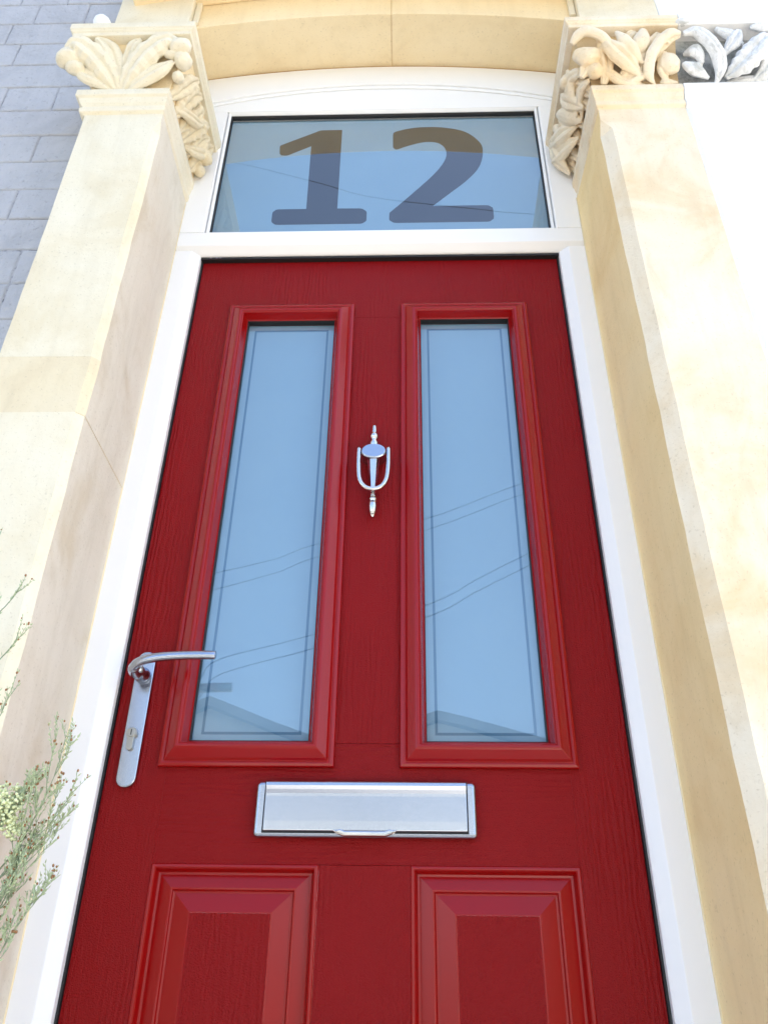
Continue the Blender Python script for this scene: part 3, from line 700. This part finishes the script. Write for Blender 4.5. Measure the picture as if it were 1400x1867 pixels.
# ------------------------------------------------------------ plant in front of the left pilaster
PL = thing('flowering_shrub', 'wispy grey green shrub with brown buds and pale yellow flowers by the left pilaster', 'shrub', (-.46, -.33, -.06))
PO = Vector((-.46, -.33, -.06))
rp = random.Random(5)
leafbm, budbm = bmesh.new(), bmesh.new()
def dart(bm, p, d, ln, wd2):
    d = d.normalized(); a = d.cross(Vector((rp.uniform(-1, 1), rp.uniform(-1, 1), rp.uniform(-1, 1))))
    if a.length < .01: return
    a.normalize(); b = d.cross(a)
    v0 = bm.verts.new(p); v3 = bm.verts.new(p+d*ln); mid = p+d*ln*.5
    vs_ = [bm.verts.new(mid+a*wd2), bm.verts.new(mid+b*wd2*.5), bm.verts.new(mid-a*wd2), bm.verts.new(mid-b*wd2*.5)]
    for i in range(4):
        bm.faces.new((v0, vs_[i], vs_[(i+1) % 4])); bm.faces.new((v3, vs_[(i+1) % 4], vs_[i]))
def twig(bm, p, d, ln, r, depth):
    n = 5; path = [p.copy()]; q = p.copy(); dd = d.copy()
    for i in range(n):
        dd = (dd+Vector((rp.uniform(-.14, .14), rp.uniform(-.14, .14), .10))).normalized()
        q = q+dd*ln/n; path.append(q.copy())
    tube(bm, path, [r*(1-.55*i/n) for i in range(n+1)], 5)
    for i in range(1, n+1):
        for s in range(1 if depth else 2):
            ld = (dd+Vector((rp.uniform(-.9, .9), rp.uniform(-.9, .9), rp.uniform(-.1, .7)))).normalized()
            dart(leafbm, path[i]-PO, ld, rp.uniform(.003, .008), .0009)
        if depth and i >= 1:
            for s in range(1 if i < 5 else 2):
                ld = (dd*1.0+Vector((rp.uniform(-.85, .85), rp.uniform(-.6, .6), rp.uniform(-.1, .5)))).normalized()
                twig(bm, path[i], ld, ln*rp.uniform(.34, .55), r*.6, depth-1)
    if not depth:
        for s in range(rp.choice((0, 1, 1, 2))):
            c = q+Vector((rp.uniform(-.003, .003), rp.uniform(-.003, .003), rp.uniform(0, .003)))
            rb = rp.uniform(.0008, .0015)
            mm = Matrix.Translation(c-PO) @ Matrix.Diagonal((rb, rb, rb*1.3, 1))
            bmesh.ops.create_icosphere(budbm, subdivisions=1, radius=1, matrix=mm)
TIPS = [((-.310, -.312, .786), .105, 2), ((-.320, -.310, .712), .090, 2), ((-.322, -.318, .650), .080, 2), ((-.391, -.310, .872), .070, 1),
        ((-.431, -.312, 1.022), .055, 1), ((-.412, -.314, .955), .060, 1), ((-.466, -.310, 1.087), .050, 1), ((-.352, -.325, .760), .080, 2),
        ((-.380, -.330, .700), .080, 2), ((-.345, -.300, .690), .075, 2), ((-.392, -.320, .640), .080, 2), ((-.360, -.305, .610), .075, 2), ((-.330, -.312, .745), .095, 2), ((-.352, -.318, .655), .085, 2), ((-.372, -.322, .735), .080, 2), ((-.338, -.322, .620), .080, 2)]
for tp, ln, dp in TIPS:
    tp = Vector(tp); base = PO+Vector((rp.uniform(-.04, .04), rp.uniform(-.04, .04), 0))
    dirn = Vector((.55, .0, .85)).normalized()
    p0 = tp-dirn*ln
    mid = base.lerp(p0, .6)+Vector((-.03, 0, .0))
    bm = bmesh.new(); path = catmull([base, mid, p0], 8)
    tube(bm, path, [.0020-.0010*i/len(path) for i in range(len(path))], 6)
    for i in range(len(path)//3, len(path)):
        for s in range(2):
            dart(leafbm, path[i]-PO+Vector((0, 0, rp.uniform(-.01, .01))), Vector((rp.uniform(-1, 1), rp.uniform(-1, 1), rp.uniform(.2, 1))), rp.uniform(.006, .012), .0010)
    twig(bm, p0, dirn, ln, .0010, dp-0)
    for v in bm.verts: v.co -= PO
    obj('stem', bm, M['stem'], PL, smooth=True)
o = obj('foliage', leafbm, M['leaf'], PL); o['kind'] = 'stuff'
o = obj('buds', budbm, M['bud'], PL, smooth=True); o['kind'] = 'stuff'
for cc, rr, nb_ in (((-.374, -.318, .765), .024, 260), ((-.362, -.312, .742), .015, 120), ((-.398, -.322, .735), .022, 160)):
    bm = bmesh.new()
    for k in range(nb_):
        d = Vector((rp.gauss(0, 1), rp.gauss(0, 1), rp.gauss(0, 1)))
        d.normalize(); c = Vector(cc)-PO+d*rr*rp.uniform(.35, 1)
        rb = rp.uniform(.0012, .0024)
        bmesh.ops.create_icosphere(bm, subdivisions=1, radius=rb, matrix=Matrix.Translation(c))
    obj('flower_head', bm, M['floret'], PL)

# ------------------------------------------------------------ across the street (seen only as reflections in the panes)
def far_house(xc, apex, dl, dr, zl, zr, label):
    H = thing('far_house', label, 'house', (xc, -12, -.16), 'gabled houses mirrored in the door panes')
    bm = bmesh.new(); prism(bm, [(dl, 0), (dr, 0), (dr, zr), (0, apex), (dl, zl)], -7.0, 0, 'y'); obj('wall', bm, M['far_wall'], H)
    bm = bmesh.new()
    prism(bm, [(dl-.25, zl-.25*(apex-zl)/abs(dl)), (0, apex), (dr+.25, zr-.25*(apex-zr)/dr), (dr+.25, zr-.25*(apex-zr)/dr+.16), (0, apex+.16), (dl-.25, zl-.25*(apex-zl)/abs(dl)+.16)], -7.2, .18, 'y')
    obj('roof', bm, M['slate'], H)
    for wx in (-.75, .85):
        for wz in (.9, 3.0):
            f = bmesh.new(); rect_sweep(f, wx-.45, wx+.45, wz, wz+1.2, [(0, .0), (0, .04), (.06, .04), (.06, .005)]); wf = obj('window', f, M['upvc'], H)
            obj('pane', bx(wx-.39, wx+.39, .004, .010, wz+.06, wz+1.14), M['clear_dark'], wf)
far_house(-3.26, 5.22, -1.3, 2.0, 4.72, 4.46, 'grey gabled house mirrored at the foot of the left door pane')
far_house(.53, 4.98, -1.5, 2.0, 4.48, 4.46, 'grey gabled house mirrored at the foot of the right door pane')
WG = 'overhead wires mirrored in the glass'
def wire(P, label, r=.0062):
    P = [Vector(p) for p in P]
    a = P[0]+(P[0]-P[1]).normalized()*14; b = P[-1]+(P[-1]-P[-2]).normalized()*14
    bm = bmesh.new(); tube(bm, [a]+catmull(P, 8)+[b], r, 6)
    return tag(obj('overhead_wire', bm, M['dark'], smooth=True), label, 'wire', WG)
wire([(-2.30, -8, 5.52), (-1.67, -8, 5.70), (-1.12, -8, 5.925), (.287, -8, 6.3), (1.6, -8, 6.87)], 'dark wire mirrored highest across both tall door panes')
wire([(-2.35, -8.1, 5.32), (-1.67, -8.1, 5.55), (-1.12, -8.1, 5.78), (.287, -8.1, 6.19), (1.6, -8.1, 6.75)], 'dark wire mirrored just under the highest one in the tall panes')
wire([(-2.45, -8, 4.04), (-2.22, -8, 4.32), (-1.18, -8, 4.61), (.304, -8, 5.05), (.934, -8, 5.40), (1.58, -8, 5.755)], 'dark wire mirrored lower down, above the gables in the tall panes')
wire([(-2.42, -8.1, 3.90), (-2.20, -8.1, 4.17), (-1.10, -8.1, 4.50), (.304, -8.1, 4.93), (.934, -8.1, 5.28), (1.58, -8.1, 5.63)], 'lowest dark wire mirrored close above the gables in the tall panes')
wire([(-.91, -4, 7.85), (-.17, -4, 7.55), (1.45, -4, 7.25)], 'thin wire mirrored slanting across the 12 of the fanlight', .0032)
